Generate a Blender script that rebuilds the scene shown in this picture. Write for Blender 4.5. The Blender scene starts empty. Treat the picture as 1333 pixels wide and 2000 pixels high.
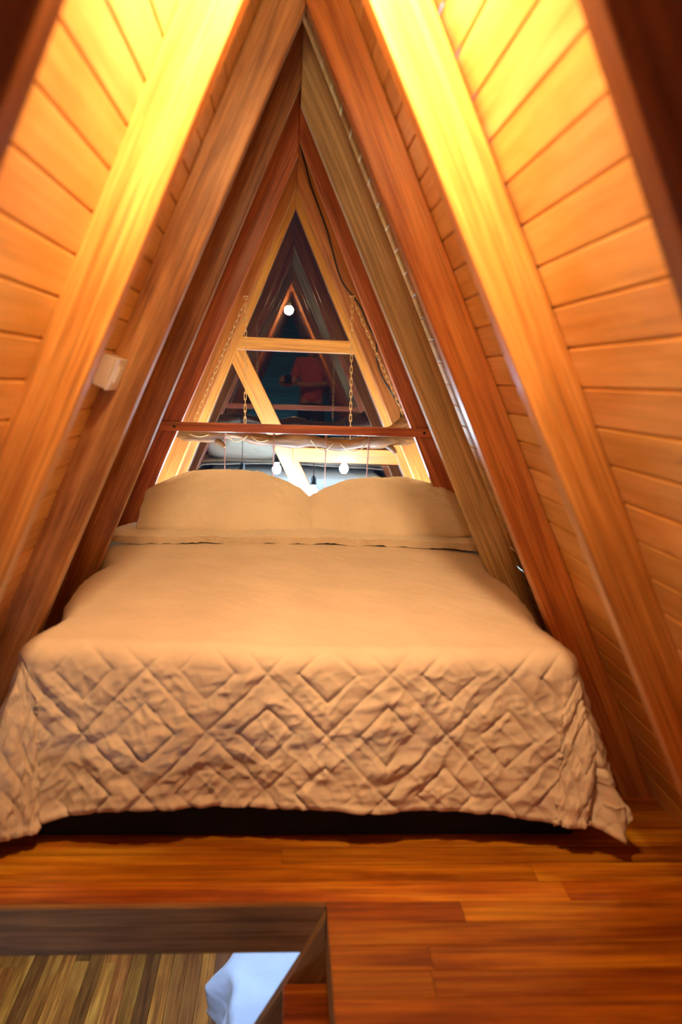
import bpy, bmesh, math, random
import numpy as np
from mathutils import Vector, Matrix, noise
random.seed(7); np.random.seed(7)
SC = bpy.context.scene
COL = SC.collection
H = 1.195                                   # eye height above the loft floor

# ------------------------------------------------------------------ camera
yaw, pitch, roll = math.radians(4.013), math.radians(9.084), math.radians(2.101)
cy, sy, cp, sp = math.cos(yaw), math.sin(yaw), math.cos(pitch), math.sin(pitch)
fw = Vector((sy*cp, cy*cp, -sp)); rt = Vector((cy, -sy, 0)); up = rt.cross(fw)
r2 = rt*math.cos(roll) + up*math.sin(roll); u2 = -rt*math.sin(roll) + up*math.cos(roll)
cd = bpy.data.cameras.new('camera'); cam = bpy.data.objects.new('camera', cd); COL.objects.link(cam)
cam.matrix_world = Matrix(((r2.x, u2.x, -fw.x, 0), (r2.y, u2.y, -fw.y, 0), (r2.z, u2.z, -fw.z, H), (0, 0, 0, 1)))
cd.sensor_fit = 'VERTICAL'; cd.sensor_height = 36; cd.lens = 28.8; cd.clip_start = .02
cd.dof.use_dof = True; cd.dof.focus_distance = 3.9; cd.dof.aperture_fstop = 2.2
SC.camera = cam
SC.view_settings.view_transform = 'Standard'; SC.view_settings.look = 'None'
SC.view_settings.exposure = 0.0; SC.view_settings.gamma = 1; SC.view_settings.use_curve_mapping = False

# ------------------------------------------------------------------ world (night outside)
w = bpy.data.worlds.new('night'); SC.world = w; w.use_nodes = True
w.node_tree.nodes['Background'].inputs[0].default_value = (.02, .03, .06, 1)
w.node_tree.nodes['Background'].inputs[1].default_value = .25

# ------------------------------------------------------------------ lights
WARM = (1.0, .67, .32)                      # incandescent bulb on the ridge
COOL = (.56, .79, 1.0)                      # cool bulbs by the window and downstairs
LAMP_L, BULB_L, LOW_L, FILL_L = 390, 760, 250, 55
SPOT_W = 190                                # downlight added under the ridge to brighten the bed     # surface radiance of the lamps (built further down)

# ------------------------------------------------------------------ node helpers
def mat(name):
    m = bpy.data.materials.new(name); m.use_nodes = True
    nt = m.node_tree; b = nt.nodes['Principled BSDF']
    return m, nt, b
def N(nt, t, **kw):
    n = nt.nodes.new(t)
    for k, v in kw.items():
        if k.startswith('i_'):
            n.inputs[k[2:].replace('_', ' ')].default_value = v
        else: setattr(n, k, v)
    return n
def wood(name, dark, light_, mid=None, rough=.36, tint=False, mottle=.35, knots=.0, scale=1, bump=.15, coat=.25, axis='X', bright=(.75, 1.2), streak=.66):
    """varnished timber, grain along the object's local X"""
    m, nt, b = mat(name); L = nt.links.new
    tc = N(nt, 'ShaderNodeTexCoord'); oi = N(nt, 'ShaderNodeObjectInfo')
    add = N(nt, 'ShaderNodeVectorMath', operation='ADD'); mul = N(nt, 'ShaderNodeMath', operation='MULTIPLY'); mul.inputs[1].default_value = 37.3
    L(oi.outputs['Random'], mul.inputs[0]); L(tc.outputs['Object'], add.inputs[0])
    comb = N(nt, 'ShaderNodeCombineXYZ'); L(mul.outputs[0], comb.inputs[0]); L(mul.outputs[0], comb.inputs[1]); 
    if tint:
        at = N(nt, 'ShaderNodeAttribute', attribute_name='tint'); m2 = N(nt, 'ShaderNodeMath', operation='MULTIPLY'); m2.inputs[1].default_value = 53.7
        L(at.outputs['Fac'], m2.inputs[0]); L(m2.outputs[0], comb.inputs[2])
    else: L(mul.outputs[0], comb.inputs[2])
    L(comb.outputs[0], add.inputs[1])
    mp = N(nt, 'ShaderNodeMapping'); mp.inputs['Scale'].default_value = {'X': (1.6*scale, 34*scale, 34*scale), 'Y': (34*scale, 1.6*scale, 34*scale)}[axis]
    L(add.outputs[0], mp.inputs['Vector'])
    n1 = N(nt, 'ShaderNodeTexNoise', i_Scale=1.0, i_Detail=6, i_Roughness=.62, i_Distortion=.6); L(mp.outputs[0], n1.inputs['Vector'])
    mp2 = N(nt, 'ShaderNodeMapping'); mp2.inputs['Scale'].default_value = {'X': (2.2, 9, 9), 'Y': (9, 2.2, 9)}[axis]; L(add.outputs[0], mp2.inputs['Vector'])
    n2 = N(nt, 'ShaderNodeTexNoise', i_Scale=1.0, i_Detail=4, i_Roughness=.6, i_Distortion=.3); L(mp2.outputs[0], n2.inputs['Vector'])
    mixf = N(nt, 'ShaderNodeMix', data_type='FLOAT'); mixf.inputs[0].default_value = mottle
    L(n1.outputs['Fac'], mixf.inputs[2]); L(n2.outputs['Fac'], mixf.inputs[3])
    cr = N(nt, 'ShaderNodeValToRGB'); e = cr.color_ramp.elements
    e[0].position = .39; e[0].color = (*dark, 1); e[1].position = .61; e[1].color = (*light_, 1)
    if mid: k = e.new(.5); k.color = (*mid, 1)
    L(mixf.outputs[0], cr.inputs[0]); out = cr.outputs[0]
    mp4 = N(nt, 'ShaderNodeMapping'); mp4.inputs['Scale'].default_value = {'X': (2.5*scale, 120*scale, 120*scale), 'Y': (120*scale, 2.5*scale, 120*scale)}[axis]; L(add.outputs[0], mp4.inputs['Vector'])
    n4 = N(nt, 'ShaderNodeTexNoise', i_Scale=1.0, i_Detail=3, i_Roughness=.6, i_Distortion=.8); L(mp4.outputs[0], n4.inputs['Vector'])
    r4 = N(nt, 'ShaderNodeMapRange'); r4.inputs[1].default_value = .36; r4.inputs[2].default_value = .56; r4.inputs[3].default_value = streak; r4.inputs[4].default_value = 1.04; L(n4.outputs['Fac'], r4.inputs[0])
    h4 = N(nt, 'ShaderNodeHueSaturation'); L(r4.outputs[0], h4.inputs['Value']); L(out, h4.inputs['Color']); out = h4.outputs[0]
    if tint:
        mr = N(nt, 'ShaderNodeMapRange'); mr.inputs[3].default_value = bright[0]; mr.inputs[4].default_value = bright[1]
        L(at.outputs['Fac'], mr.inputs[0])
        hs = N(nt, 'ShaderNodeHueSaturation'); L(mr.outputs[0], hs.inputs['Value']); L(out, hs.inputs['Color'])
        mr2 = N(nt, 'ShaderNodeMapRange'); mr2.inputs[3].default_value = .492; mr2.inputs[4].default_value = .508
        fr = N(nt, 'ShaderNodeMath', operation='FRACT'); m3 = N(nt, 'ShaderNodeMath', operation='MULTIPLY'); m3.inputs[1].default_value = 7.13
        L(at.outputs['Fac'], m3.inputs[0]); L(m3.outputs[0], fr.inputs[0]); L(fr.outputs[0], mr2.inputs[0]); L(mr2.outputs[0], hs.inputs['Hue'])
        out = hs.outputs[0]
    if knots:
        mp3 = N(nt, 'ShaderNodeMapping'); mp3.inputs['Scale'].default_value = {'X': (2.2, 5.5, 5.5), 'Y': (5.5, 2.2, 5.5)}[axis]; L(add.outputs[0], mp3.inputs['Vector'])
        v = N(nt, 'ShaderNodeTexVoronoi', i_Scale=1.0); L(mp3.outputs[0], v.inputs['Vector'])
        k2 = N(nt, 'ShaderNodeValToRGB'); q = k2.color_ramp.elements; q[0].position = .03; q[0].color = (knots,)*3+(1,); q[1].position = .085; q[1].color = (0, 0, 0, 1)
        L(v.outputs['Distance'], k2.inputs[0])
        mx = N(nt, 'ShaderNodeMix', data_type='RGBA'); L(k2.outputs[0], mx.inputs[0]); L(out, mx.inputs[6]); mx.inputs[7].default_value = (dark[0]*.35, dark[1]*.3, dark[2]*.3, 1)
        out = mx.outputs[2]
    L(out, b.inputs['Base Color'])
    rr = N(nt, 'ShaderNodeMapRange'); rr.inputs[3].default_value = rough-.08; rr.inputs[4].default_value = rough+.14; L(n2.outputs['Fac'], rr.inputs[0]); L(rr.outputs[0], b.inputs['Roughness'])
    b.inputs['Coat Weight'].default_value = coat; b.inputs['Coat Roughness'].default_value = .22
    bp = N(nt, 'ShaderNodeBump', i_Strength=bump, i_Distance=.002); L(mixf.outputs[0], bp.inputs['Height']); L(bp.outputs[0], b.inputs['Normal'])
    return m
def plain(name, col, rough=.5, metal=0, coat=0, noise_amt=.0, nscale=60, sheen=0):
    m, nt, b = mat(name); L = nt.links.new
    b.inputs['Roughness'].default_value = rough; b.inputs['Metallic'].default_value = metal; b.inputs['Coat Weight'].default_value = coat
    tc = N(nt, 'ShaderNodeTexCoord'); n = N(nt, 'ShaderNodeTexNoise', i_Scale=nscale, i_Detail=4)
    L(tc.outputs['Object'], n.inputs['Vector'])
    cr = N(nt, 'ShaderNodeValToRGB'); e = cr.color_ramp.elements
    e[0].position = .3; e[0].color = tuple(c*(1-noise_amt) for c in col)+(1,); e[1].position = .7; e[1].color = tuple(min(1, c*(1+noise_amt)) for c in col)+(1,)
    L(n.outputs['Fac'], cr.inputs[0]); L(cr.outputs[0], b.inputs['Base Color'])
    bp = N(nt, 'ShaderNodeBump', i_Strength=.15, i_Distance=.001); L(n.outputs['Fac'], bp.inputs['Height']); L(bp.outputs[0], b.inputs['Normal'])
    if sheen: b.inputs['Sheen Weight'].default_value = sheen
    return m
def cloth(name, col, weave=900, fuzz=False, amt=.06):
    m, nt, b = mat(name); L = nt.links.new
    tc = N(nt, 'ShaderNodeTexCoord')
    n = N(nt, 'ShaderNodeTexNoise', i_Scale=7, i_Detail=5); L(tc.outputs['Object'], n.inputs['Vector'])
    cr = N(nt, 'ShaderNodeValToRGB'); e = cr.color_ramp.elements
    e[0].position = .3; e[0].color = tuple(c*(1-amt) for c in col)+(1,); e[1].position = .7; e[1].color = tuple(min(1, c*(1+amt)) for c in col)+(1,)
    L(n.outputs['Fac'], cr.inputs[0]); L(cr.outputs[0], b.inputs['Base Color'])
    b.inputs['Roughness'].default_value = .85; b.inputs['Sheen Weight'].default_value = .25 if fuzz else .08
    b.inputs['Specular IOR Level'].default_value = .2
    n2 = N(nt, 'ShaderNodeTexNoise', i_Scale=170 if fuzz else weave, i_Detail=3); L(tc.outputs['Object'], n2.inputs['Vector'])
    n3 = N(nt, 'ShaderNodeTexNoise', i_Scale=38 if fuzz else 30, i_Detail=4, i_Roughness=.6); L(tc.outputs['Object'], n3.inputs['Vector'])
    ad = N(nt, 'ShaderNodeMath', operation='ADD'); L(n2.outputs['Fac'], ad.inputs[0]); L(n3.outputs['Fac'], ad.inputs[1])
    bp = N(nt, 'ShaderNodeBump', i_Strength=.55 if fuzz else .3, i_Distance=.006 if fuzz else .003); L(ad.outputs[0], bp.inputs['Height']); L(bp.outputs[0], b.inputs['Normal'])
    return m
def emis(name, col, strength):
    m, nt, b = mat(name); b.inputs['Base Color'].default_value = (*col, 1); b.inputs['Emission Color'].default_value = (*col, 1); b.inputs['Emission Strength'].default_value = strength
    return m

# ------------------------------------------------------------------ object helpers
def tag(o, label=None, cat=None, group=None, kind=None):
    if label: o['label'] = label
    if cat: o['category'] = cat
    if group: o['group'] = group
    if kind: o['kind'] = kind
    return o
def link(name, bm, m, parent=None, smooth=False, recalc=True):
    if recalc: bmesh.ops.recalc_face_normals(bm, faces=bm.faces)
    me = bpy.data.meshes.new(name); bm.to_mesh(me); bm.free()
    if smooth:
        for p in me.polygons: p.use_smooth = True
    o = bpy.data.objects.new(name, me); COL.objects.link(o)
    if m: me.materials.append(m)
    if parent: o.parent = parent; 
    return o
def empty(name, loc=(0, 0, 0), rot=(0, 0, 0)):
    o = bpy.data.objects.new(name, None); COL.objects.link(o); o.location = loc; o.rotation_euler = rot; o.empty_display_size = .1
    return o
def rebase(o, M):
    """give the object matrix M (parent space) while its mesh stays put"""
    o.data.transform(M.inverted()); o.matrix_local = M
def box(bm, x0, x1, y0, y1, z0, z1, bev=0, seg=2):
    vs = [bm.verts.new(p) for p in ((x0,y0,z0),(x1,y0,z0),(x1,y1,z0),(x0,y1,z0),(x0,y0,z1),(x1,y0,z1),(x1,y1,z1),(x0,y1,z1))]
    fs = [bm.faces.new([vs[i] for i in f]) for f in ((0,3,2,1),(4,5,6,7),(0,1,5,4),(1,2,6,5),(2,3,7,6),(3,0,4,7))]
    if bev:
        es = list({e for f in fs for e in f.edges})
        bmesh.ops.bevel(bm, geom=es, offset=bev, segments=seg, affect='EDGES', profile=.5)
def prism(pts_xz, y0, y1, bev=.004):
    bm = bmesh.new()
    a = [bm.verts.new((x, y0, z)) for x, z in pts_xz]; b = [bm.verts.new((x, y1, z)) for x, z in pts_xz]
    n = len(a); bm.faces.new(a); bm.faces.new(b[::-1])
    for i in range(n): bm.faces.new((a[i], b[i], b[(i+1) % n], a[(i+1) % n]))
    if bev: bmesh.ops.bevel(bm, geom=list(bm.edges), offset=bev, segments=2, affect='EDGES', profile=.5)
    return bm
def tube(bm, pts, r, seg=10, cap=True, rf=None):
    pts = [Vector(p) for p in pts]; rings = []; n = len(pts); ref = None
    for i, p in enumerate(pts):
        t = (pts[min(i+1, n-1)]-pts[max(i-1, 0)]).normalized()
        if ref is None: ref = t.orthogonal().normalized()
        ref = (ref-t*ref.dot(t)).normalized(); bn = t.cross(ref)
        rr = r[i] if isinstance(r, (list, tuple)) else r
        ring = []
        for k in range(seg):
            a = 2*math.pi*k/seg; q = rf(i, k) if rf else 1
            ring.append(bm.verts.new(p+(ref*math.cos(a)+bn*math.sin(a))*rr*q))
        rings.append(ring)
    for i in range(n-1):
        for k in range(seg):
            bm.faces.new((rings[i][k], rings[i][(k+1) % seg], rings[i+1][(k+1) % seg], rings[i+1][k]))
    if cap: bm.faces.new(rings[0][::-1]); bm.faces.new(rings[-1])
def smooth_path(pts, sub=6):
    pts = [Vector(p) for p in pts]; out = []
    for i in range(len(pts)-1):
        p0 = pts[max(i-1, 0)]; p1 = pts[i]; p2 = pts[i+1]; p3 = pts[min(i+2, len(pts)-1)]
        for k in range(sub):
            t = k/sub
            out.append(.5*((2*p1)+(p2-p0)*t+(2*p0-5*p1+4*p2-p3)*t*t+(3*p1-p0-3*p2+p3)*t**3))
    out.append(pts[-1]); return out
def sphere(bm, c, r, u=20, v=14, scale=(1, 1, 1)):
    g = bmesh.ops.create_uvsphere(bm, u_segments=u, v_segments=v, radius=r)
    for q in g['verts']: q.co = Vector((q.co.x*scale[0], q.co.y*scale[1], q.co.z*scale[2]))+Vector(c)
def cyl(bm, c, r, h, axis='Z', seg=20, r2_=None):
    g = bmesh.ops.create_cone(bm, cap_ends=True, segments=seg, radius1=r, radius2=r if r2_ is None else r2_, depth=h)
    M = {'Z': Matrix.Identity(3), 'Y': Matrix.Rotation(-math.pi/2, 3, 'X'), 'X': Matrix.Rotation(math.pi/2, 3, 'Y')}[axis]
    for q in g['verts']: q.co = M @ q.co + Vector(c)

def boards(name, m, u0, u1, v0, v1, wdt, lens, mapf, kind='structure', thick=.02, holes=(), groove=.0035):
    """tongue and groove boards in one mesh: u runs along the boards, v across, face up at w = 0; mapf(u,v,w) -> world"""
    bm = bmesh.new(); lay = bm.loops.layers.float_color.new('tint'); v = v0
    while v < v1-1e-4:
        ve = min(v+wdt, v1); u = u0-random.random()*lens*.9 if lens else u0
        while u < u1-1e-4:
            L_ = lens*random.uniform(.75, 1.25) if lens else (u1-u0)
            ua, ub = max(u, u0), min(u+L_, u1)
            if ub-ua > 1e-3:
                segs = [(ua, ub)]
                for hu0, hu1, hv0, hv1 in holes:
                    if v < hv1-1e-4 and ve > hv0+1e-4:
                        ns = []
                        for a, b in segs:
                            if a < hu0: ns.append((a, min(b, hu0)))
                            if b > hu1: ns.append((max(a, hu1), b))
                        segs = [q for q in ns if q[1]-q[0] > 1e-3]
                t = random.random()
                for a, b in segs:
                    g = groove; e = .0006
                    prof = [(v+e, -thick), (v+e, -g), (v+g, 0), (ve-g, 0), (ve-e, -g), (ve-e, -thick)]
                    nu = 2
                    R_ = []
                    for uu in (a+e, b-e): R_.append([bm.verts.new(mapf(uu, p, q)) for p, q in prof])
                    fs = [bm.faces.new(R_[0]), bm.faces.new(R_[1][::-1])]
                    for i in range(6): fs.append(bm.faces.new((R_[0][i], R_[1][i], R_[1][(i+1) % 6], R_[0][(i+1) % 6])))
                    for f in fs:
                        for lp in f.loops: lp[lay] = (t, t, t, 1)
            u += L_
        v = ve
    o = link(name, bm, m); tag(o, kind=kind); return o

# ------------------------------------------------------------------ materials
M_PINE = wood('pine_boards', (.64, .33, .085), (.84, .52, .20), (.76, .43, .135), rough=.34, tint=True, knots=.75, bump=.1, coat=.35, bright=(.88, 1.12), mottle=.6, streak=.88)
M_FLOOR = wood('loft_floor_boards', (.25, .055, .005), (.66, .28, .022), (.48, .145, .009), rough=.3, tint=True, bump=.12, coat=.35, bright=(.72, 1.25), mottle=.45)
M_LOWFLOOR = wood('lower_floor_boards', (.24, .08, .012), (.60, .27, .045), (.42, .15, .022), rough=.4, tint=True, coat=.2, bright=(.35, 1.3), axis='X')
M_ORANGE = wood('orange_beam', (.42, .15, .035), (.74, .36, .10), (.60, .26, .06), bump=.12)
M_ORANGE2 = wood('red_orange_beam', (.36, .10, .022), (.62, .24, .055), (.50, .165, .035), bump=.12)
M_BROWN = wood('mottled_brown_beam', (.25, .095, .034), (.62, .33, .13), (.42, .19, .068), mottle=.6, rough=.42, knots=.5)
M_BROWN2 = wood('brown_beam', (.20, .065, .022), (.50, .22, .075), (.34, .125, .038), mottle=.5, rough=.4, knots=.5)
M_RED = wood('red_brown_beam', (.30, .055, .018), (.55, .15, .04), (.42, .09, .026), rough=.36)
M_TAN = wood('weathered_tan_beam', (.36, .22, .095), (.60, .41, .20), (.47, .31, .14), rough=.55, coat=.05, mottle=.35)
M_GREY = wood('grey_brown_joist', (.18, .092, .034), (.42, .25, .11), (.30, .165, .07), rough=.6, coat=0, knots=.8)
M_DARK = wood('dark_beam', (.16, .035, .012), (.34, .09, .03), (.24, .055, .02), rough=.45)
M_LOG = wood('driftwood', (.05, .016, .005), (.27, .11, .034), (.13, .048, .015), rough=.5, coat=.1, mottle=.5, bump=.5)
M_FRAME = wood('window_frame_wood', (.40, .115, .012), (.63, .24, .028), (.52, .17, .02), rough=.4)
M_QUILT = cloth('quilt_cotton', (.66, .52, .41))
M_SHERPA = cloth('sherpa', (.70, .57, .44), fuzz=True)
M_BLACK = plain('black_bed_base', (.006, .006, .007), .9, noise_amt=.3)
M_MATT = plain('mattress_ticking', (.7, .68, .64), .9, noise_amt=.05)
M_WHITEP = plain('white_plastic', (.90, .89, .86), .35, noise_amt=.02)
M_CHAIN = plain('brass_chain', (.80, .62, .38), .35, metal=.7, noise_amt=.1)
M_CORD = plain('brown_textile_cord', (.16, .05, .03), .8, noise_amt=.3, nscale=400)
M_BLKC = plain('black_cable', (.012, .010, .010), .5, noise_amt=.2)
M_SOCK = plain('socket_black', (.02, .03, .035), .4, noise_amt=.1)
M_TWINE = plain('twine', (.45, .33, .2), .85, noise_amt=.3, nscale=300)
M_STEEL = plain('dark_screw', (.05, .035, .03), .5, metal=.8)
M_BULB = emis('cool_bulb', COOL, BULB_L)
M_LAMP = emis('warm_ridge_bulb', WARM, LAMP_L)
M_FILL = emis('cool_fill_globe', (.50, .78, 1.0), FILL_L)  # for the two added cool fill globes
M_GLOWTINT = wood('boards_tinted_cool_glow', (.05, .24, .32), (.08, .34, .42), rough=.5, coat=0)  # cool glow behind the camera put into the back wall's teal colour
M_CEILL = emis('cool_ceiling_disc', (.50, .70, 1.0), LOW_L)
def glass():
    m = bpy.data.materials.new('window_glass'); m.use_nodes = True; nt = m.node_tree; nt.nodes.clear(); L = nt.links.new
    o = N(nt, 'ShaderNodeOutputMaterial'); mx = N(nt, 'ShaderNodeMixShader'); t = N(nt, 'ShaderNodeBsdfTransparent'); g = N(nt, 'ShaderNodeBsdfGlossy')
    t.inputs[0].default_value = (.86, .9, .92, 1); g.inputs['Roughness'].default_value = .0; g.inputs[0].default_value = (.92, .96, 1, 1)
    fr = N(nt, 'ShaderNodeFresnel', i_IOR=2.8); L(fr.outputs[0], mx.inputs[0]); L(t.outputs[0], mx.inputs[1]); L(g.outputs[0], mx.inputs[2]); L(mx.outputs[0], o.inputs[0])
    return m
M_GLASS = glass()

# ------------------------------------------------------------------ A-frame geometry
ZL = -2.35                                  # lower floor
YF, YB = 4.90, -2.60                        # window gable, opposite gable
def lx(z, k=.415, c=-.363): return k*(z-H)+c            # inner line of the left rafters
def rx(z, k=-.465, c=.451): return k*(z-H)+c
WL, WR = .111, .118                         # rafter widths, measured horizontally
# roof boards
kl, cl_ = .415, -.363-WL; kr, cr_ = -.465, .451+WR
za = H+(cr_-cl_)/(kl-kr); xa = kl*(za-H)+cl_
def slope(name, k, sgn):
    d = Vector((-sgn*abs(k)*-1, 0, -1)) if False else Vector(((-k), 0, -1)).normalized()
    nrm = Vector((1, 0, -k)) if sgn < 0 else Vector((-1, 0, k))
    nrm.normalize()
    ln = (za-ZL+.02)/abs(d.z)
    ex = Vector((0, 1, 0)); ey = d; ez = nrm
    M = Matrix(((ex.x, ey.x, ez.x, xa), (ex.y, ey.y, ez.y, 0), (ex.z, ey.z, ez.z, za), (0, 0, 0, 1)))
    o = boards(name, M_PINE, YB-.1, YF+.1, 0, ln, .0815, 0, lambda u, v, w_: Vector((u, v, w_)), groove=.0045)
    if M.determinant() < 0:
        # keep a right-handed frame
        M = Matrix(((ex.x, -ey.x, ez.x, xa), (ex.y, -ey.y, ez.y, 0), (ex.z, -ey.z, ez.z, za), (0, 0, 0, 1)))
        for v in o.data.vertices: v.co.y *= -1
        o.data.flip_normals()
    o.matrix_world = M
    return o
slope('wall_left', kl, -1); slope('wall_right', kr, 1)

def rafter(side, y, t, k, c, wd, m, label, name='rafter', z1=ZL+.002, bev=.005):
    """inner edge X = k(z-H)+c, mitred at the ridge"""
    kk, cc = (kl, cl_) if side < 0 else (kr, cr_)
    # mitre plane at x = mx
    mx = .02
    zi = H+(mx-c)/k
    co = c+side*wd; zo = H+(mx-co)/k
    zo = min(zo, H+(mx-cc)/kk+.0)
    pts = [(mx, zi), (k*(z1-H)+c, z1), (k*(z1-H)+co, z1), (mx, zo)]
    bm = prism(pts, y, y+t, bev)
    o = link(name, bm, m)
    # local X along the rafter
    d = Vector((k, 0, 1)).normalized(); yv = Vector((0, 1, 0)); zv = d.cross(yv)
    base = Vector((k*(z1-H)+(c+co)/2, y+t/2, z1))
    M = Matrix(((d.x, yv.x, zv.x, base.x), (d.y, yv.y, zv.y, base.y), (d.z, yv.z, zv.z, base.z), (0, 0, 0, 1)))
    rebase(o, M); tag(o, label, 'rafter', 'rafters of the A-frame roof')
    return o
T = .055
RL = {0: (.81, .415, -.363, .115, M_BROWN2, 'near dark left rafter cut off by the top left corner, lit along one edge'),
      1: (1.565, .417, -.367, .115, M_ORANGE, 'bright orange left rafter glossy at the top, in front of the white switch box'),
      2: (2.215, .421, -.367, .112, M_BROWN, 'mottled brown left rafter with the white switch box against it'),
      3: (2.865, .407, -.372, .112, M_BROWN2, 'brown left rafter with dark knots, between the mottled rafter and the red one'),
      4: (3.515, .422, -.361, .115, M_RED, 'dark red left rafter carrying the left end of the cross plank'),
      5: (4.165, .40, -.3485, .13, M_ORANGE2, 'left rafter nearest the window frame with a chain hooked before it')}
RR = {0: (.81, -.465, .451, .115, M_BROWN2, 'near dark right rafter cut off by the top right corner, lit along one edge'),
      1: (1.565, -.49, .453, .118, M_ORANGE, 'bright orange right rafter glossy at the top, crossing the right wall down to the floor'),
      2: (2.215, -.464, .453, .118, M_ORANGE2, 'orange right rafter running down beside the foot corner of the bed'),
      3: (2.865, -.466, .437, .115, M_TAN, 'weathered tan grey right rafter, dull and unvarnished'),
      4: (3.515, -.447, .451, .11, M_RED, 'red brown right rafter carrying the right end of the cross plank'),
      5: (4.165, -.46, .440, .12, M_ORANGE2, 'right rafter by the window with the black cable pinned on it')}
for i, a in RL.items(): rafter(-1, a[0], T, a[1], a[2], a[3], a[4], a[5])
for i, a in RR.items(): rafter(1, a[0]+.0, T, a[1], a[2], a[3], a[4], a[5])
for n_, y in enumerate((.16, -.49, -1.14, -1.79, -2.44)):
    for s_ in (-1, 1):
        rafter(s_, y, T, *((.415, -.363, .115) if s_ < 0 else (-.465, .451, .118)), M_DARK,
               ('left' if s_ < 0 else 'right')+' rafter behind the camera position, '+('first', 'second', 'third', 'fourth', 'last')[n_]+' one back from there')

# gable at the window: a boarded strip outside the frame, posts, bars, glass
def gable_tri(y, inset_l, inset_r):  # helper lines
    return
win = empty('window_1', (.02, YF-.07, ZL)); tag(win, kind='structure')
def winpart(name, bm, m):
    o = link(name, bm, m); o.parent = win; o.matrix_parent_inverse = Matrix.Identity(4)
    o.data.transform(Matrix.Translation(-win.location)); o.data.update(); return o
YW = 4.815
zi = H+(.456+.355)/(.395+.458)
def frame_side(side, k, c, wd, y0, y1, m):
    mx = .020; zi = H+(mx-c)/k; co = c+side*wd; zo = H+(mx-co)/k; z1 = ZL+.01
    zo = min(zo, za-.0)
    bm = prism([(mx, zi), (k*(z1-H)+c, z1), (k*(z1-H)+co, z1), (mx, zo)], y0, y1, .003)
    o = link('window_frame', bm, m)
    d = Vector((k, 0, 1)).normalized(); yv = Vector((0, 1, 0)); zv = d.cross(yv); base = Vector((k*(z1-H)+c, y0, z1))
    M = Matrix(((d.x, yv.x, zv.x, base.x), (d.y, yv.y, zv.y, base.y), (d.z, yv.z, zv.z, base.z), (0, 0, 0, 1)))
    o.data.transform(M.inverted()); o.parent = win; o.matrix_local = Matrix.Translation(-win.location) @ M
    return o
frame_side(-1, .395, -.355, .19, YW, YW+.07, M_FRAME); frame_side(1, -.458, .456, .19, YW, YW+.07, M_FRAME)
def bar(p, q, wd, y0, y1, m, name, parent, off):
    """flat bar from p to q in the XZ plane (centre line)"""
    p = Vector((p[0], 0, p[1])); q = Vector((q[0], 0, q[1])); d = (q-p).normalized(); L_ = (q-p).length
    bm = bmesh.new(); box(bm, 0, L_, 0, y1-y0, -wd/2, wd/2, .003)
    o = link(name, bm, m); yv = Vector((0, 1, 0)); zv = d.cross(yv)
    M = Matrix(((d.x, yv.x, zv.x, p.x), (d.y, yv.y, zv.y, y0), (d.z, yv.z, zv.z, p.z), (0, 0, 0, 1)))
    if parent: o.parent = parent; o.matrix_local = Matrix.Translation(-Vector(off)) @ M
    else: o.matrix_local = M
    return o
wo = tuple(win.location)
bar((-.30, 1.388), (.385, 1.388), .075, YW+.005, YW+.06, M_FRAME, 'crossbar', win, wo)
bar((.04, .757), (.72, .757), .085, YW+.005, YW+.06, M_FRAME, 'crossbar', win, wo)
bar((-.325, 1.39), (.36, .06), .10, YW+.010, YW+.055, M_FRAME, 'brace', win, wo)
bar((-1.0, .05), (1.1, .05), .10, YW+.005, YW+.06, M_FRAME, 'crossbar', win, wo)
bar((-1.4, -1.1), (1.5, -1.1), .10, YW+.005, YW+.06, M_FRAME, 'crossbar', win, wo)
bm = bmesh.new(); z1 = ZL+.02
p3 = [(.02, 2.2), (.395*(z1-H)-.40, z1), (-.458*(z1-H)+.50, z1)]
a = [bm.verts.new((x, YW+.06, z)) for x, z in p3]; bm.faces.new(a)
g_ = winpart('glass_pane', bm, M_GLASS)
# opposite gable
bm = prism([(xa, za), (kl*(ZL-H)+cl_, ZL), (kr*(ZL-H)+cr_, ZL)], YB-.06, YB, 0)
tag(link('wall_back', bm, M_GLOWTINT), kind='structure')

# ------------------------------------------------------------------ floors
HX0, HX1, HY0, HY1 = -1.6, .120, .42, 1.717         # stair opening
XE0, XE1 = kl*(0-H)+cl_, kr*(0-H)+cr_
boards('floor', M_FLOOR, XE0-.02, XE1+.02, YB, 3.93, .076, 1.5, lambda u, v, w_: Vector((u, v, w_)), holes=[(HX0, HX1, HY0, HY1)], thick=.024, groove=.0016)
bm = bmesh.new(); box(bm, HX1+.002, XE1, YB, 3.93, -.1, -.026)
box(bm, XE0, HX1, HY1+.06, 3.93, -.1, -.026); box(bm, XE0, HX1, YB, HY0-.06, -.1, -.026)
tag(link('ceiling', bm, M_DARK), kind='structure')
bm = bmesh.new(); box(bm, XE0-.04, HX1+.0, HY1, HY1+.055, -.120, -.001, .003)
tag(link('trim_1', bm, M_GREY), kind='structure')
bm = bmesh.new(); box(bm, HX1, HX1+.05, HY0, HY1+.055, -.121, -.001, .003)
o = link('trim_2', bm, M_GREY); tag(o, kind='structure'); rebase(o, Matrix.Translation((HX1, HY0, 0)) @ Matrix.Rotation(math.pi/2, 4, 'Z'))
bm = bmesh.new(); box(bm, XE0-.04, HX1, HY0-.055, HY0, -.120, -.001, .003)
tag(link('trim_3', bm, M_GREY), kind='structure')
xl0, xl1 = kl*(ZL-H)+cl_, kr*(ZL-H)+cr_
o = boards('floor', M_LOWFLOOR, YB, YF+.1, xl0-.02, xl1+.02, .085, 6, lambda u, v, w_: Vector((u, v, w_)), thick=.02, groove=.002)
for v in o.data.vertices: v.co.y, v.co.z = v.co.y, v.co.z
o.location = (0, 0, ZL)
o.rotation_euler = (0, 0, math.pi/2)          # grain (local X) runs along world Y
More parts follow.
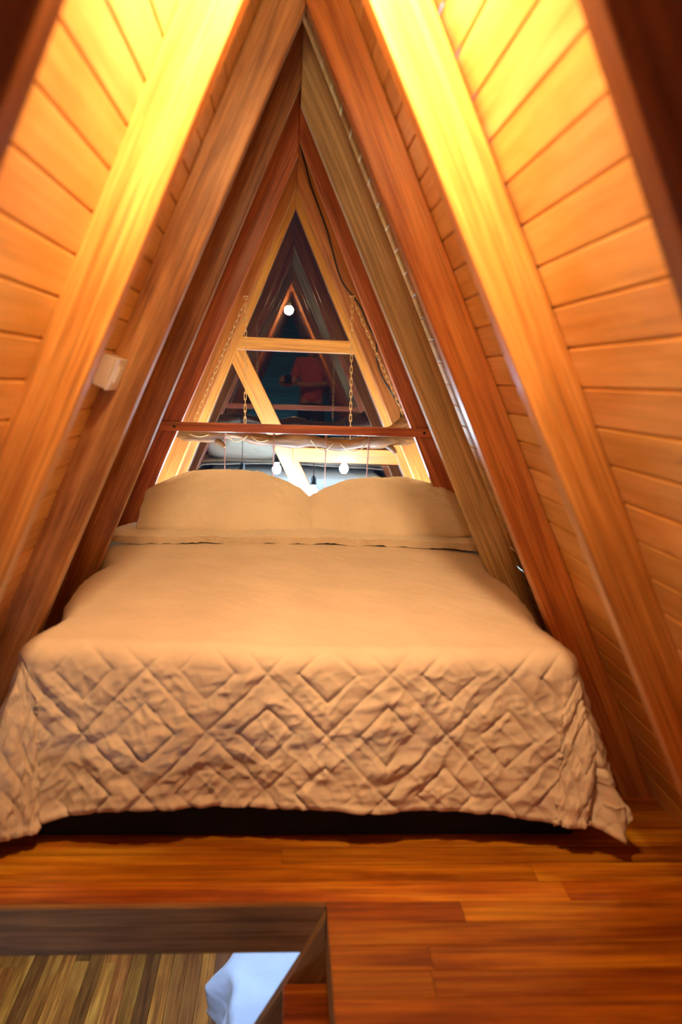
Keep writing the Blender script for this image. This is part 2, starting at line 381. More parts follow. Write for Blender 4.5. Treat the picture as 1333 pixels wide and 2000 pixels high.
for v in o.data.vertices: v.co = Vector((v.co.x, -v.co.y, v.co.z))
o.data.flip_normals()

# stair under the opening: side string running down to the left with treads
st = empty('staircase', (.03, 1.66, ZL)); tag(st, 'dark brown stair string and red brown tread just below the opening in the loft floor', 'stairs')
def steppart(name, bm, m, Rm=None):
    o = link(name, bm, m); o.parent = st; M = Matrix.Translation(-st.location); o.data.transform(M)
    if Rm is not None: 
        o.data.transform(Rm.inverted()); o.matrix_local = Rm
    return o
bm = prism([(.118, -.003), (.118, -.123), (.22, -.125), (.22, -.60), (.118, -.60), (.022, -.80), (-.46, -1.29), (-.60, -1.29), (.062, -.118)][::-1] if True else [(.118, -.012), (-.60, -1.29), (-.46, -1.29), (.022, -.40), (.118, -.40)], 1.683, 1.714, .003)
steppart('stringer', bm, M_GREY, Matrix.Rotation(math.radians(-60), 4, 'Y'))
for k in range(3):
    bm = bmesh.new(); x1 = .118-k*.115; z = -.168-k*.20
    box(bm, x1-.094, x1+.02*(k == 0)+.0, 1.35, 1.679, z-.03, z, .003)
    steppart('tread', bm, M_FLOOR)

# ------------------------------------------------------------------ cross plank on the fourth rafters
pl = bar((-.530, .981), (.640, .988), .038, 3.488, 3.513, M_RED, 'cross_plank', None, None)
tag(pl, 'narrow reddish plank screwed level across two rafters in front of the window', 'plank')
for x in (.06, 1.12):
    for dz in ((.0),):
        bm = bmesh.new(); cyl(bm, (x, -.001, dz), .006, .004, 'Y', 14)
        s_ = link('screw', bm, M_STEEL); s_.parent = pl

# ------------------------------------------------------------------ driftwood log on chains with pendants
def log_center(x):
    return Vector((x, 4.075+.012*math.sin(x*9+1), .902-.014*math.sin(x*5+.6)+.010*math.sin(x*17)+(.03*max(0, x-.35)/.3)))
xs = [-.55+i*.024 for i in range(51)]
pts = [log_center(x) for x in xs]
rad = []
for i, x in enumerate(xs):
    e = min(1, .35+(x+.55)/.10); e2 = min(1, .55+(xs[-1]-x)/.12)
    rad.append((.030+.006*math.sin(x*13+1)+.006*math.sin(x*31)+.012*math.exp(-((x-.5)/.12)**2))*e*e2)
bm = bmesh.new()
tube(bm, pts, rad, 22, rf=lambda i, k: 1+.22*noise.noise(Vector((xs[i]*6, math.cos(k*.2856)*1.1, math.sin(k*.2856)*1.1)))+.10*noise.noise(Vector((xs[i]*28, math.cos(k*.2856)*2.5, math.sin(k*.2856)*2.5))))
log = link('driftwood_log', bm, M_LOG, smooth=True); tag(log, 'knobbly driftwood log hanging level on chains behind the cross plank', 'log')
bm = bmesh.new(); bp_ = smooth_path([(.40, 4.07, .915), (.47, 4.06, .945), (.56, 4.07, .985), (.635, 4.08, 1.05)], 6)
tube(bm, bp_, [.018+.010*math.sin(i*.5+.2)*.4+.012*(i/len(bp_)) for i in range(len(bp_))], 14, rf=lambda i, k: 1+.3*noise.noise(Vector((i*.3, math.cos(k*.45)*1.5, math.sin(k*.45)*1.5))))
b_ = link('branch_stub', bm, M_LOG, log, smooth=True)
bm = bmesh.new(); bp_ = smooth_path([(.50, 4.06, .89), (.53, 4.05, .868), (.545, 4.045, .848)], 4)
tube(bm, bp_, [.018-.009*i/len(bp_) for i in range(len(bp_))], 12)
link('branch_stub', bm, M_LOG, log, smooth=True)
bm = bmesh.new(); bp_ = smooth_path([(-.34, 4.05, .885), (-.31, 4.045, .868), (-.30, 4.04, .852)], 4)
tube(bm, bp_, [.016-.009*i/len(bp_) for i in range(len(bp_))], 12)
link('branch_stub', bm, M_LOG, log, smooth=True)
# twine loops hanging under the log
for (x0, x1, dz) in ((-.30, -.19, .040), (-.17, -.09, .012), (.12, .23, .043), (.27, .42, .040), (-.47, -.36, .012)):
    n = 14; p_ = []
    for i in range(n+1):
        t = i/n; x = x0+(x1-x0)*t; c = log_center(x)
        p_.append((x, c.y-.030-.006*math.sin(math.pi*t), c.z+.006-dz*math.sin(math.pi*t)))
    bm = bmesh.new(); tube(bm, p_, .0026, 8); o = link('twine_loop', bm, M_TWINE, log, smooth=True)

def chain(name, p, q, label, sag=.0, pitch=.029):
    p, q = Vector(p), Vector(q); L_ = (q-p).length; n = max(3, int(L_/pitch)); pit = L_/n
    bm = bmesh.new(); d = (q-p).normalized(); s0 = d.orthogonal().normalized(); s1 = d.cross(s0)
    for i in range(n):
        t = (i+.5)/n; c = p.lerp(q, t)+Vector((0, 0, -sag*math.sin(math.pi*t)))
        s_ = (s0+s1).normalized() if i % 2 else (s0-s1).normalized()
        hl, hw = pit*.66, .0052; ring = []
        for k in range(14):
            a = 2*math.pi*k/14; ca, sa = math.cos(a), math.sin(a)
            e = hl-hw
            ring.append(c+d*((e if ca > 0 else -e)+hw*ca if abs(ca) > 1e-6 else 0)+s_*hw*sa)
        ring.append(ring[0]); ring.append(ring[1])
        tube(bm, ring, .0017, 6, cap=False)
    o = link(name, bm, M_CHAIN, smooth=True); o2 = o
    rebase(o, Matrix.Translation(p)); tag(o, label, 'chain', 'chains holding the driftwood log')
    return o
HKL, HKR = Vector((-.213, 4.12, 1.568)), Vector((.306, 4.12, 1.590))
chain('chain', HKL, log_center(-.203)+Vector((0, 0, .03)), 'straight brass chain hanging from the left hook down to the log')
chain('chain', HKL+Vector((-.008, 0, -.02)), log_center(-.47)+Vector((0, .0, .025)), 'slanting brass chain from the left hook out to the left end of the log')
chain('chain', HKR, log_center(.318)+Vector((0, 0, .03)), 'straight brass chain hanging from the right hook down to the log')
chain('chain', HKR+Vector((.010, 0, -.012)), (.585, 4.095, 1.035), 'slanting brass chain from the right hook out to the right end of the log')
for Hk, sd in ((HKL, 'left'), (HKR, 'right')):
    bm = bmesh.new()
    ring = [Hk+Vector((.008*math.cos(a), 0, .010+.008*math.sin(a))) for a in [i*math.pi/8 for i in range(17)]]
    tube(bm, ring, .002, 8); tube(bm, [Hk+Vector((0, .002, .018)), Hk+Vector((0, .05, .018))], .0022, 8); tube(bm, [Hk+Vector((-.016, 0, .016)), Hk+Vector((.014, 0, .018))], .0018, 8)
    o = link('screw_hook', bm, M_CHAIN, smooth=True); rebase(o, Matrix.Translation(Hk)); tag(o, 'small metal hook in the %s rafter at the top of the %s pair of chains' % (sd, sd), 'hook', 'hooks for the log chains')

# black cable down the right side
cab = smooth_path([(.03, 4.150, 2.32), (.037, 4.150, 2.285), (.066, 4.150, 2.189), (.093, 4.150, 2.106), (.174, 4.150, 1.912), (.244, 4.150, 1.699), (.31, 4.148, 1.612), (.352, 4.148, 1.557), (.392, 4.148, 1.472),
                   (.435, 4.148, 1.4), (.442, 4.148, 1.312), (.48, 4.148, 1.213), (.549, 4.148, 1.114), (.575, 4.14, 1.063), (.560, 4.10, .99), (.50, 4.08, .945)], 6)
bm = bmesh.new(); tube(bm, cab, .0042, 10); o = link('power_cable', bm, M_BLKC, smooth=True); tag(o, 'thin black cable snaking down the right rafter to the driftwood log', 'cable')

# pendants
bulb_me = None
for i, (x, zb, lab) in enumerate(((-.300, .50, 'leftmost brown pendant cord with a glowing bulb hanging from the log behind the left pillow'),
                            (-.060, .575, 'brown pendant cord with a glowing bulb, hanging beside the window brace behind the left pillow'),
                            (.198, .425, 'brown pendant cord with a glowing bulb, hanging over the gap between the pillows'),
                            (.408, .590, 'rightmost brown pendant cord with a glowing bulb hanging behind the right pillow'))):
    c = log_center(x); pe = empty('pendant_light', (x, c.y-.002, zb)); tag(pe, lab, 'pendant light', 'bulbs hanging from the driftwood log')
    bm = bmesh.new()
    ring = [Vector((.004*math.cos(a*.5), .040*math.cos(a), (c.z-zb)+.040*math.sin(a))) for a in [k*2*math.pi/20 for k in range(41)]]
    tube(bm, ring, .0028, 8)
    tube(bm, [(0, -.036, c.z-zb-.01), (0, -.02, c.z-zb-.05), (0, 0, c.z-zb-.12), (0, 0, .10)], .0028, 8)
    link('cord', bm, M_CORD, pe, smooth=True)
    bm = bmesh.new(); cyl(bm, (0, 0, .075), .019, .05, seg=24); cyl(bm, (0, 0, .106), .010, .014, seg=20); cyl(bm, (0, 0, .052), .022, .008, seg=24)
    link('socket', bm, M_SOCK, pe)
    bm = bmesh.new(); sphere(bm, (0, 0, 0), .030, 24, 16, (1, 1, 1.12)); cyl(bm, (0, 0, .036), .015, .03, seg=20)
    link('bulb', bm, M_BULB, pe, smooth=True)

# ------------------------------------------------------------------ switch box on the left slope
bx = empty('light_switch'); tag(bx, 'white surface mounted switch box on the left plank wall against the mottled rafter', 'light switch')
nL = Vector((1, 0, -kl)).normalized(); dL = Vector((kl, 0, 1)).normalized()
zc = 1.205; base = Vector((kl*(zc-H)+cl_, 2.145, zc))
yv = Vector((0, 1, 0)); dd = dL
M = Matrix(((dd.x, yv.x, nL.x, base.x), (dd.y, yv.y, nL.y, base.y), (dd.z, yv.z, nL.z, base.z), (0, 0, 0, 1)))
bx.matrix_world = M
bm = bmesh.new(); box(bm, -.041, .041, -.062, .062, .0, .034, .004, 3); link('housing', bm, M_WHITEP, bx)
bm = bmesh.new(); box(bm, -.043, .043, -.064, .064, .033, .041, .0035, 3); link('cover_plate', bm, M_WHITEP, bx)
bm = bmesh.new(); box(bm, -.022, .022, -.030, .030, .040, .047, .0025, 3); link('rocker', bm, M_WHITEP, bx)

# ------------------------------------------------------------------ bed
XC = .055
bed = empty('bed', (XC, 2.95, 0)); tag(bed, 'low double bed on a black base wedged between the rafters of the loft', 'bed')
bm = bmesh.new(); box(bm, -.70, .75, -.945, .95, .004, .20, .01); link('base', bm, M_BLACK, bed)
bm = bmesh.new(); box(bm, -.645, .675, -.90, .95, .20, .500, .05, 5); link('mattress', bm, M_MATT, bed, smooth=True)

def vnoise(x, y, seed=0):
    xi = np.floor(x).astype(int); yi = np.floor(y).astype(int); fx = x-xi; fy = y-yi
    fx = fx*fx*(3-2*fx); fy = fy*fy*(3-2*fy)
    def h(a, b):
        n = (a*374761393+b*668265263+seed*1442695041) & 0x7fffffff
        n = ((n ^ (n >> 13))*1274126177) & 0x7fffffff
        return ((n ^ (n >> 16)) & 0xffff)/65535.0*2-1
    return (h(xi, yi)*(1-fx)*(1-fy)+h(xi+1, yi)*fx*(1-fy)+h(xi, yi+1)*(1-fx)*fy+h(xi+1, yi+1)*fx*fy)
def fbm(x, y, seed=0, o=4):
    s_ = 0; a = 1
    for k in range(o): s_ = s_+a*vnoise(x*2**k, y*2**k, seed+k); a *= .5
    return s_
def grid_mesh(name, P, m, parent=None, flip=False, solid=0):
    nv, nu = P.shape[:2]
    idx = np.arange(nv*nu).reshape(nv, nu)
    q = np.stack([idx[:-1, :-1], idx[:-1, 1:], idx[1:, 1:], idx[1:, :-1]], -1).reshape(-1, 4)
    if flip: q = q[:, ::-1]
    me = bpy.data.meshes.new(name); me.from_pydata(P.reshape(-1, 3).tolist(), [], q.tolist()); me.update()
    for p in me.polygons: p.use_smooth = True
    me.materials.append(m); o = bpy.data.objects.new(name, me); COL.objects.link(o)
    if parent: o.parent = parent
    if solid:
        md = o.modifiers.new('thick', 'SOLIDIFY'); md.thickness = solid; md.offset = -1
    return o
def normals(P):
    du = np.gradient(P, axis=1); dv = np.gradient(P, axis=0); n = np.cross(du, dv); n /= np.linalg.norm(n, axis=-1, keepdims=True)+1e-9
    return n
ZT = .528
def halfL(Y):   # distance of the flat top's left edge from XC; pinched where rafters stand
    b = .66+.0*Y
    for yc in (2.24, 2.89, 3.54): b = b-.045*np.exp(-((Y-yc)/.14)**2)
    return b+.045*np.clip((Y-2.5)/.8, 0, 1)
def halfR(Y):
    b = .675+.0*Y
    for yc in (2.24, 2.89, 3.54): b = b-.03*np.exp(-((Y-yc)/.14)**2)
    return b+.055*np.clip((Y-2.5)/.8, 0, 1)
def quilt():
    A0 = .65; LS = .44; LF = .450; YFt = 2.028; YH = 3.55
    na, nb = 560, 560
    a = np.linspace(-(A0+LS), A0+LS, na); b = np.linspace(YH-YFt, -LF, nb)
    A, B = np.meshgrid(a, b)
    dx = np.maximum(np.abs(A)-A0, 0); dy = np.maximum(-B, 0); sg = np.sign(A)
    Y0 = YFt+np.maximum(B, 0)
    hw = np.where(A < 0, halfL(Y0), halfR(Y0))
    X0 = XC+np.clip(A, -A0, A0)/A0*(hw)
    pn = 5.0; drop = 1+np.where(A > 0, .06, .13)*np.clip((np.abs(A+.02)-.36)/.30, 0, 1)**2
    dq = dy*drop; d = (dx**pn+dq**pn)**(1/pn); hyp = np.sqrt(dx*dx+dy*dy)+1e-9
    ux = sg*dx/hyp; uy = -dy/hyp
    r = .055
    side = np.abs(ux); corner = 2*np.abs(ux*uy)
    flare = np.radians(4+side*np.where(A > 0, 17, 13)+corner*3)
    arc = r*math.pi/2
    out = np.where(d < arc, r*np.sin(np.minimum(d, arc)/r), r+(d-arc)*np.sin(flare))
    down = np.where(d < arc, r*(1-np.cos(np.minimum(d, arc)/r)), r+(d-arc)*np.cos(flare))
    # soft folds on the hanging part, stronger near the hem
    s_ = np.where(dy > dx, A*1.0, B)           # coordinate along the edge
    hang = np.clip((d-.04)/.35, 0, 1)
    fold = .012*np.sin(s_*13+1.2*fbm(s_*3, d*2, 5))+.010*fbm(s_*5, d*1.2+3, 9, 3)+.02*corner*np.sin(s_*22+d*6)
    out = out+hang*fold
    Z = ZT-down+.006*fbm(A*2.5, B*2.5, 2)+.018*(1-np.clip(np.abs(A)/A0, 0, 1)**2)*np.clip(B/.5, 0, 1)
    Z = Z+.012*np.clip((B-.9)/.5, 0, 1)
    # slumps down between hem and floor
    low = Z < .014
    out = out+np.where(low, (.014-Z)*.35, 0); Z = np.maximum(Z, .014+.006*np.abs(fbm(A*14, B*14, 8, 2)))
    X = X0+ux*out; Yv = Y0+uy*out
    P = np.stack([X, Yv, Z], -1)
    # quilting in cloth space
    cx_, cy_ = .150, .158
    warpx = A+.004*fbm(A*6, B*6, 21); warpy = B+.004*fbm(A*6, B*6, 22)
    u = (warpx+.085)/cx_; v = (warpy+.25)/cy_
    # nearest diamond centre on the checker lattice
    p = (u+v)/2; q = (u-v)/2
    pr_, qr = np.round(p), np.round(q)
    mu = u-(pr_+qr); mv = v-(pr_-qr)
    mm = np.abs(mu)+np.abs(mv)
    sc = cx_/math.sqrt(2)
    dist = np.minimum(np.abs(mm-1), np.abs(mm-.47))*sc
    puff = .62*(1-np.exp(-(dist/.0035)**1.3))+.38*(1-np.exp(-(dist/.016)**1.6))
    hmask = .13+.87*np.clip(d/.10, 0, 1)*(1-.45*side)
    amp = .0062*hmask
    wr = .0055*fbm(A*9+.6*B*9, B*26-A*6, 31, 3)+.0035*fbm(A*34+8*B, B*10+A*3, 41, 3)
    ridge = (1-np.abs(fbm((A*.8-B*.6)*20, (A*.6+B*.8)*7, 51, 3)))**3*.006+(1-np.abs(fbm((A*.7+B*.7)*24, (-A*.7+B*.7)*8, 57, 2)))**4*.005
    stitch = .0008*np.sin((A+B)*700)
    h = amp*puff+(wr+ridge)*(.10+.90*np.clip((d-.02)/.14, 0, 1)*(1-.5*side))*puff**.7
    h = h*np.where(B > YH-YFt-.05, .2, 1)
    n = normals(P); n = np.where(n[..., 2:3]*1.0 < -.5, n, n)
    # outward side
    c = np.array([XC, 2.8, .0]); dirc = P-c; s2 = np.sign((n*dirc).sum(-1).mean())
    P = P+n*s2*h[..., None]
    # hem welt
    e = np.maximum.outer(np.exp(-((np.arange(nb)-(nb-4))/2.2)**2), np.zeros(na))
    P = P+n*s2*(e*.004)[..., None]
    P[..., 2] = np.maximum(P[..., 2], .010)
    return grid_mesh('quilt', P, M_QUILT, flip=s2 < 0, solid=.006)
qo = quilt(); tag(qo, 'beige diamond stitched quilt draped over the loft bed down to the black base', 'quilt')

# folded back sherpa band at the head
def fold_band():
    nu, nv = 420, 70
    s_ = np.linspace(-1, 1, nu); t = np.linspace(0, 1, nv)
    S, Tt = np.meshgrid(s_, t)
    Lw = .78                                   # half length in cloth
    a = S*(.70+.24)
    yfront = 3.165+.010*np.sin(S*4+1)-.006*S; yback = 3.62
    # profile around the fold: bottom front -> over -> back
    ph = Tt*1.0
    Yc = np.where(ph < .12, yfront+.012-.012*np.sin(ph/.12*math.pi/2), yfront+(ph-.12)/.88*(yback-yfront))
    hw = np.where(S < 0, halfL(Yc), halfR(Yc))+.012
    edge = np.maximum(np.abs(a)-.70+.0, 0)
    r = .06; arc = r*math.pi/2
    out = np.where(edge < arc, r*np.sin(np.minimum(edge, arc)/r), r+(edge-arc)*.3); down = np.where(edge < arc, r*(1-np.cos(np.minimum(edge, arc)/r)), r+(edge-arc)*.95)
    X = XC+np.clip(a, -.70, .70)/.70*(hw)+np.sign(a)*out
    lift = np.where(ph < .12, .004+.030*np.sin(np.clip(ph/.12, 0, 1)*math.pi/2), .034)
    Z = ZT+.022-.016*np.clip(np.abs(a)/.7, 0, 1)**2-down+lift+.006*fbm(S*8, Tt*3, 61, 3)+.002*fbm(S*60, Tt*20, 63, 3)
    # normal thickness at the side
    X = X+np.sign(a)*np.where(edge > 0, .014, 0)
    P = np.stack([X, Yc+.004*fbm(S*14, Tt*3, 66, 2), Z], -1)
    return grid_mesh('folded_blanket', P, M_SHERPA, solid=0)
fb = fold_band(); tag(fb, 'thick cream blanket edge folded back across the bed below the pillows', 'blanket')

# pillows
def pillow(x, y, z, hw, hh, th, lean, yawd, rolld, seed, label):
    nu, nv = 110, 80
    P = []
    u = np.linspace(-1, 1, nu); v = np.linspace(-1, 1, nv); U, V = np.meshgrid(u, v)
    k = .16
    out = []
    for sgn in (1, -1):
        prof = (np.clip(1-np.abs(U)**2.6, 0, 1)**.62)*(np.clip(1-np.abs(V)**2.4, 0, 1)**.62)
        X = hw*U*(1-np.where(V > 0, .15, .05)*V**2)*(1-.02*np.cos(V*3)); Yy = hh*V*(1-np.where(V > 0, .58, .08)*np.abs(U)**2.3)
        Zz = sgn*(.004+th*prof*(1+.10*fbm(U*2+seed, V*2, seed, 3)))
        Zz = Zz+sgn*(.004*fbm(U*7+seed, V*5, seed+3, 3)+.0012*fbm(U*60, V*45, seed+9, 2))*np.clip(prof*3, 0, 1)
        X = X+.004*fbm(U*4, V*4, seed+5, 2); Yy = Yy+.006*fbm(U*3, V*3+9, seed+6, 2)
        out.append(np.stack([X, Yy, Zz], -1))
    # weld rims
    mid = (out[0]+out[1])/2
    rim = np.zeros_like(U, bool); rim[0] = rim[-1] = True; rim[:, 0] = rim[:, -1] = True
    bm = bmesh.new(); g = []
    for s_ in (0, 1):
        g.append([[None]*nu for _ in range(nv)])
    for j in range(nv):
        for i in range(nu):
            if rim[j, i]:
                vv = bm.verts.new(mid[j, i]); g[0][j][i] = vv; g[1][j][i] = vv
            else:
                g[0][j][i] = bm.verts.new(out[0][j, i]); g[1][j][i] = bm.verts.new(out[1][j, i])
    for s_ in (0, 1):
        for j in range(nv-1):
            for i in range(nu-1):
                q = (g[s_][j][i], g[s_][j][i+1], g[s_][j+1][i+1], g[s_][j+1][i])
                bm.faces.new(q if s_ == 0 else q[::-1])
    o = link('pillow', bm, M_SHERPA, smooth=True)
    o.location = (x, y, z); o.rotation_euler = (math.radians(lean), math.radians(rolld), math.radians(yawd))
    tag(o, label, 'pillow', 'pillows at the head of the bed'); return o
pillow(-.240, 3.49, .664, .368, .215, .080, 28, 2, 1, 3, 'plump cream fleece pillow on the left at the head of the bed')
pillow(.440, 3.49, .655, .362, .208, .082, 28, -3, -1.5, 11, 'plump cream fleece pillow on the right at the head of the bed')

# ------------------------------------------------------------------ lower room
lb = empty('bed', (.55, 2.80, ZL)); tag(lb, 'lower floor bed in pale bluish light seen through the opening in the loft floor', 'bed')
bm = bmesh.new(); box(bm, -.70, .70, -1.25, 1.25, .05, .30, .01); link('base', bm, M_DARK, lb)
bm = bmesh.new(); box(bm, -.73, .70, -1.25, 1.25, .30, .535, .05, 4); link('mattress', bm, M_MATT, lb, smooth=True)
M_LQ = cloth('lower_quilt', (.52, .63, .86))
def lowquilt():
    na, nb = 220, 260
    A0 = .70; a = np.linspace(-(A0+.34), A0, na); b = np.linspace(-1.2, 1.22+.22, nb)
    A, B = np.meshgrid(a, b); dx = np.maximum(-A-A0, 0); dyy = np.maximum(B-1.22, 0); r = .05; arc = r*math.pi/2
    d = (dx**4+dyy**4)**.25; hyp = np.sqrt(dx**2+dyy**2)+1e-9; ux = -dx/hyp; uy = dyy/hyp
    out = np.where(d < arc, r*np.sin(np.minimum(d, arc)/r), r+(d-arc)*.12); down = np.where(d < arc, r*(1-np.cos(np.minimum(d, arc)/r)), r+(d-arc)*.97)
    hang = np.clip(d/.2, 0, 1); out = out+hang*.12*np.exp(-((B-1.06)/.10)**2)+hang*(.014*np.sin(B*20+A*9)+.012*fbm(A*9, B*9, 71, 3))
    X = np.clip(A, -A0, A0)+ux*out; Y = np.minimum(B, 1.22)+uy*out
    Z = .555-down+.005*fbm(A*6, B*6, 73)+.004*(1-np.abs(fbm(A*18, B*18, 75, 2)))
    return grid_mesh('quilt', np.stack([X, Y, Z], -1), M_LQ, solid=.006)
lq = lowquilt(); lq.location = (.55, 2.80, ZL); tag(lq, 'pale blue lit quilt on the lower floor bed seen through the opening', 'quilt')
cl2 = empty('ceiling_light', (-.35, 3.0, -.10)); tag(cl2, 'round cool white ceiling lamp under the loft above the lower bed', 'lamp')
bm = bmesh.new(); cyl(bm, (0, 0, -.012), .13, .024, seg=32); link('housing', bm, M_WHITEP, cl2)
bm = bmesh.new(); cyl(bm, (0, 0, -.031), .115, .014, seg=32); link('diffuser', bm, M_CEILL, cl2)

# warm bulb on the ridge, above the frame, mirrored in the window
rb = empty('pendant_light', (-.005, 1.20, 1.885)); tag(rb, 'round glowing bulb hanging below the ridge, mirrored small in the top of the window', 'pendant light')
bm = bmesh.new(); sphere(bm, (0, 0, 0), .045, 28, 18); link('bulb', bm, M_LAMP, rb, smooth=True)
bm = bmesh.new(); cyl(bm, (0, 0, .060), .019, .045, seg=20); link('socket', bm, M_SOCK, rb)
bm = bmesh.new(); tube(bm, [(0, 0, .08), (0, 0, .45)], .003, 8); link('cord', bm, M_BLKC, rb)

# downlight added unseen above the rafters' inner edges for light on the bed
dl = empty('fill_spot_can', (.018, 1.10, 2.215)); tag(dl, 'unseen black spot lamp added under the ridge to brighten the bed', 'lamp')
bm = bmesh.new()
prof = [(.016, .05), (.030, .03), (.034, -.03), (.031, -.03), (.026, .02), (.006, .03)]
rings = [[bm.verts.new((r_*math.cos(a), r_*math.sin(a), z_)) for a in [k*math.pi/12 for k in range(24)]] for r_, z_ in prof]
for i in range(len(rings)-1):
    for k in range(24): bm.faces.new((rings[i][k], rings[i][(k+1) % 24], rings[i+1][(k+1) % 24], rings[i+1][k]))
bm.faces.new(rings[0]); bm.faces.new(rings[-1][::-1])
dm = (Vector((.05, 2.75, .5))-Vector(dl.location)).to_track_quat('-Z', 'Y').to_matrix().to_4x4()
bm.transform(dm); link('shade', bm, M_BLACK, dl, smooth=True)
ld = bpy.data.lights.new('fill_spot', 'SPOT'); ld.energy = SPOT_W; ld.color = WARM; ld.shadow_soft_size = .02; ld.spot_size = math.radians(78); ld.spot_blend = 1  # added light for the bed, its fixture is made up
lo = bpy.data.objects.new('fill_spot', ld); COL.objects.link(lo); lo.matrix_world = Matrix.Translation(Vector(dl.location)+dm.to_3x3() @ Vector((0, 0, -.04))) @ dm

# unseen globes added for cool fill: floor at the back, and lower room
gl = empty('fill_globe', (-.30, -2.05, 0)); tag(gl, 'unseen cool globe added on the loft floor to turn the back wall blue', 'lamp')
bm = bmesh.new(); cyl(bm, (0, 0, .02), .07, .035, seg=28); link('base', bm, M_BLACK, gl)
bm = bmesh.new(); sphere(bm, (0, 0, .115), .08, 28, 18); link('globe', bm, M_FILL, gl, smooth=True)
gl = empty('pendant_light', (-1.0, .75, -1.0)); tag(gl, 'unseen cool globe added below the stair opening to light joist and lower bed', 'pendant light')
bm = bmesh.new(); sphere(bm, (0, 0, 0), .07, 28, 18); link('globe', bm, M_FILL, gl, smooth=True)
bm = bmesh.new(); tube(bm, [(0, 0, .07), (0, 0, .87)], .004, 8); link('cord', bm, M_BLKC, gl)

# ------------------------------------------------------------------ the photographer, mirrored dimly in the window
M_SKIN = plain('skin', (.55, .30, .20), .55, noise_amt=.06, nscale=12)
M_SHIRT = cloth('faded_red_shirt', (.62, .14, .12))
M_JEANS = cloth('dark_trousers', (.03, .035, .05))
M_HAIR = plain('dark_hair', (.02, .013, .01), .6, noise_amt=.4, nscale=90)
def skin(name, V, E, m, parent=None, sub=2):
    me = bpy.data.meshes.new(name); me.from_pydata([v[:3] for v in V], E, []); me.update()
    o = bpy.data.objects.new(name, me); COL.objects.link(o); me.materials.append(m)
    o.modifiers.new('skin', 'SKIN'); sv = me.skin_vertices
    if not sv: me.attributes  # layer is made by the modifier
    for i, v in enumerate(V):
        r_ = v[3]; sv[0].data[i].radius = (r_ if not isinstance(r_, tuple) else r_[0], r_ if not isinstance(r_, tuple) else r_[1]); sv[0].data[i].use_root = (i == 0)
    md = o.modifiers.new('sub', 'SUBSURF'); md.levels = sub; md.render_levels = sub
    o.modifiers['skin'].use_smooth_shade = True
    if parent: o.parent = parent
    return o
PX, PY = .30, -.42
def body():
    V = [(PX, PY, .93, (.15, .11)), (PX, PY+.01, 1.08, (.13, .10)), (PX, PY, 1.26, (.15, .115)), (PX-.005, PY+.01, 1.40, (.10, .08)), (PX-.01, PY+.03, 1.475, .052), (PX-.015, PY+.045, 1.53, .055),
         (PX-.015, PY+.065, 1.59, (.072, .088)), (PX-.015, PY+.055, 1.66, (.070, .085)), (PX-.015, PY+.045, 1.70, (.045, .05))]
    E_ = [(i, i+1) for i in range(8)]
    def add(vs, root):
        prev = root
        for v in vs: V.append(v); E_.append((prev, len(V)-1)); prev = len(V)-1
        return prev
    for sx, hx in ((-1, -.075), (1, .085)):
        sh = add([(PX+sx*.165, PY+.01, 1.405, .056), (PX+sx*.215, PY+.035, 1.16, .043) if sx > 0 else (PX-.215, PY+.04, 1.17, .043)], 3)
        w_ = add([((PX+sx*.215+hx)*.5, PY+.19, 1.13, .037), (hx+sx*.012, -.135, 1.145, .026)], sh)
        pm = add([(hx, -.105, 1.165, (.030, .018)), (hx-sx*.004, -.078, 1.185, (.034, .016))], w_)
        for k, ln in enumerate((.030, .034, .032, .026)):
            z0 = 1.222-k*.019
            add([(hx-sx*.004, -.060, z0, .0095), (hx-sx*.018, -.040-ln*.35, z0+.002, .0088), (hx-sx*.040, -.046, z0+.001, .008)], pm)
        add([(hx-sx*.010, -.105, 1.135, .011), (hx-sx*.032, -.100, 1.128, .010)], pm-1)
        kn = add([(PX+sx*.09, PY, .86, .085), (PX+sx*.10, PY+.03, .50, .057), (PX+sx*.105, PY-.01, .30, .052), (PX+sx*.11, PY-.03, .09, .036)], 0)
        add([(PX+sx*.115, PY+.06, .045, (.035, .028)), (PX+sx*.12, PY+.14, .035, (.032, .020))], kn)
    return V, E_
person = empty('person', (PX, PY, 0)); tag(person, 'person in a faded red shirt standing and holding a camera, mirrored dimly in the window', 'person')
V, E_ = body()
sk = skin('body', [(x-PX, y-PY, z, r_) for x, y, z, r_ in V], E_, M_SKIN, person)
def cl(name, idx_v, edges, m): return skin(name, idx_v, edges, m, person)
sh_v = [(0, 0, .88, (.175, .138)), (0, .01, 1.08, (.152, .12)), (0, 0, 1.26, (.168, .132)), (-.005, .01, 1.40, (.115, .095)), (-.01, .025, 1.455, .062),
        (-.165, .01, 1.405, .070), (-.215, .04, 1.24, .060), (-.22, .05, 1.19, .056), (.165, .01, 1.405, .070), (.215, .035, 1.24, .060), (.217, .045, 1.18, .056)]
cl('shirt', sh_v, [(0, 1), (1, 2), (2, 3), (3, 4), (3, 5), (5, 6), (6, 7), (3, 8), (8, 9), (9, 10)], M_SHIRT)
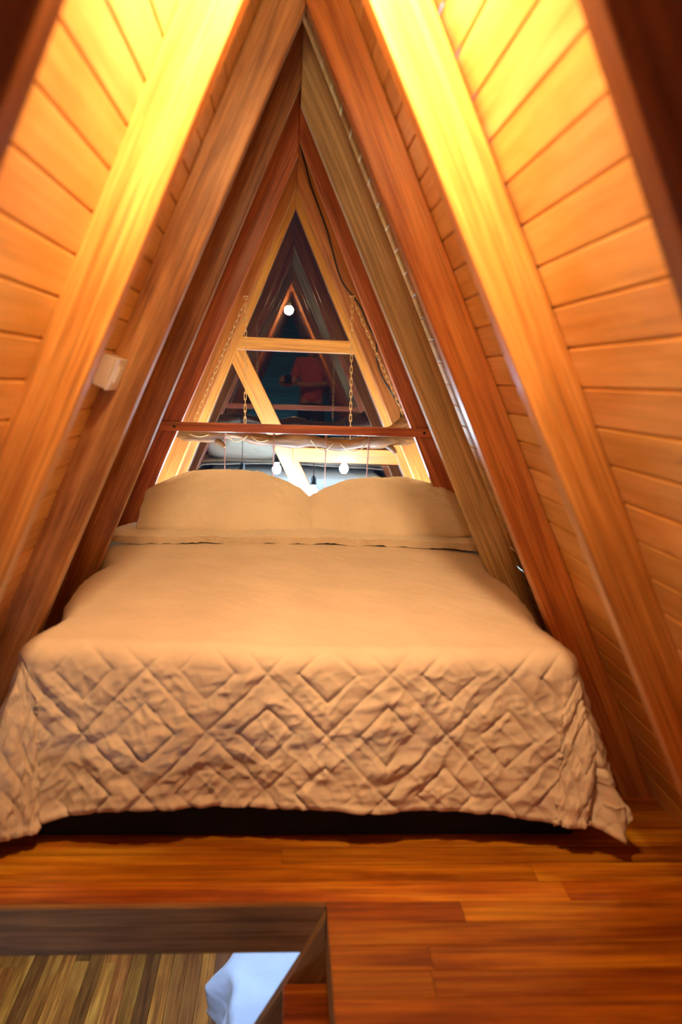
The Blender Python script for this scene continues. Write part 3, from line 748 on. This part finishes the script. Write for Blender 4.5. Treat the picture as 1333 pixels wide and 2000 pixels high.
tr_v = [(0, 0, .96, (.150, .115)), (0, 0, .90, (.155, .118)), (-.09, 0, .82, .098), (-.10, .03, .50, .072), (-.105, -.01, .30, .066), (-.11, -.03, .10, .056), (.09, 0, .82, .098), (.10, .03, .50, .072), (.105, -.01, .30, .066), (.11, -.03, .10, .056)]
cl('trousers', tr_v, [(0, 1), (1, 2), (2, 3), (3, 4), (4, 5), (1, 6), (6, 7), (7, 8), (8, 9)], M_JEANS)
for sx in (-1, 1):
    cl('shoe', [(sx*.11, -.05, .048, (.045, .042)), (sx*.115, .04, .045, (.046, .040)), (sx*.12, .15, .036, (.044, .028)), (sx*.122, .19, .032, (.034, .022))], [(0, 1), (1, 2), (2, 3)], M_BLACK)
bm = bmesh.new(); sphere(bm, (-.015, .028, 1.665), .098, 28, 18, (.86, 1.0, .92))
bmesh.ops.delete(bm, geom=[v for v in bm.verts if v.co.y > .075 and v.co.z < 1.70 or v.co.z < 1.60], context='VERTS')
link('hair', bm, M_HAIR, person, smooth=True)
for sx in (-1, 1):
    bm = bmesh.new(); sphere(bm, (-.015+sx*.030, .140, 1.622), .010, 12, 8); link('eye', bm, M_WHITEP, person, smooth=True)
bm = bmesh.new(); tube(bm, [(-.015, .140, 1.622), (-.015, .158, 1.598), (-.015, .166, 1.588), (-.015, .150, 1.582)], [.007, .010, .011, .008], 12)
link('nose', bm, M_SKIN, person, smooth=True)
bm = bmesh.new(); tube(bm, [(-.038, .140, 1.560), (-.015, .150, 1.557), (.008, .140, 1.560)], [.003, .006, .003], 10)
link('mouth', bm, plain('lips', (.42, .14, .11), .5), person, smooth=True)
for sx in (-1, 1):
    bm = bmesh.new(); sphere(bm, (-.015+sx*.076, .058, 1.605), .026, 14, 10, (.35, .6, 1)); link('ear', bm, M_SKIN, person, smooth=True)
cm = empty('camera', (0, -.07, 1.195)); tag(cm, 'black camera held in both hands by the person, mirrored dimly in the window', 'camera')
bm = bmesh.new(); box(bm, -.062, .062, -.020, .018, -.045, .040, .008, 3); box(bm, -.020, .020, -.018, .016, .036, .056, .006, 2); link('camera_body', bm, M_BLACK, cm)
bm = bmesh.new(); cyl(bm, (0, .036, 0), .032, .036, 'Y', 32); link('lens_barrel', bm, M_BLACK, cm)
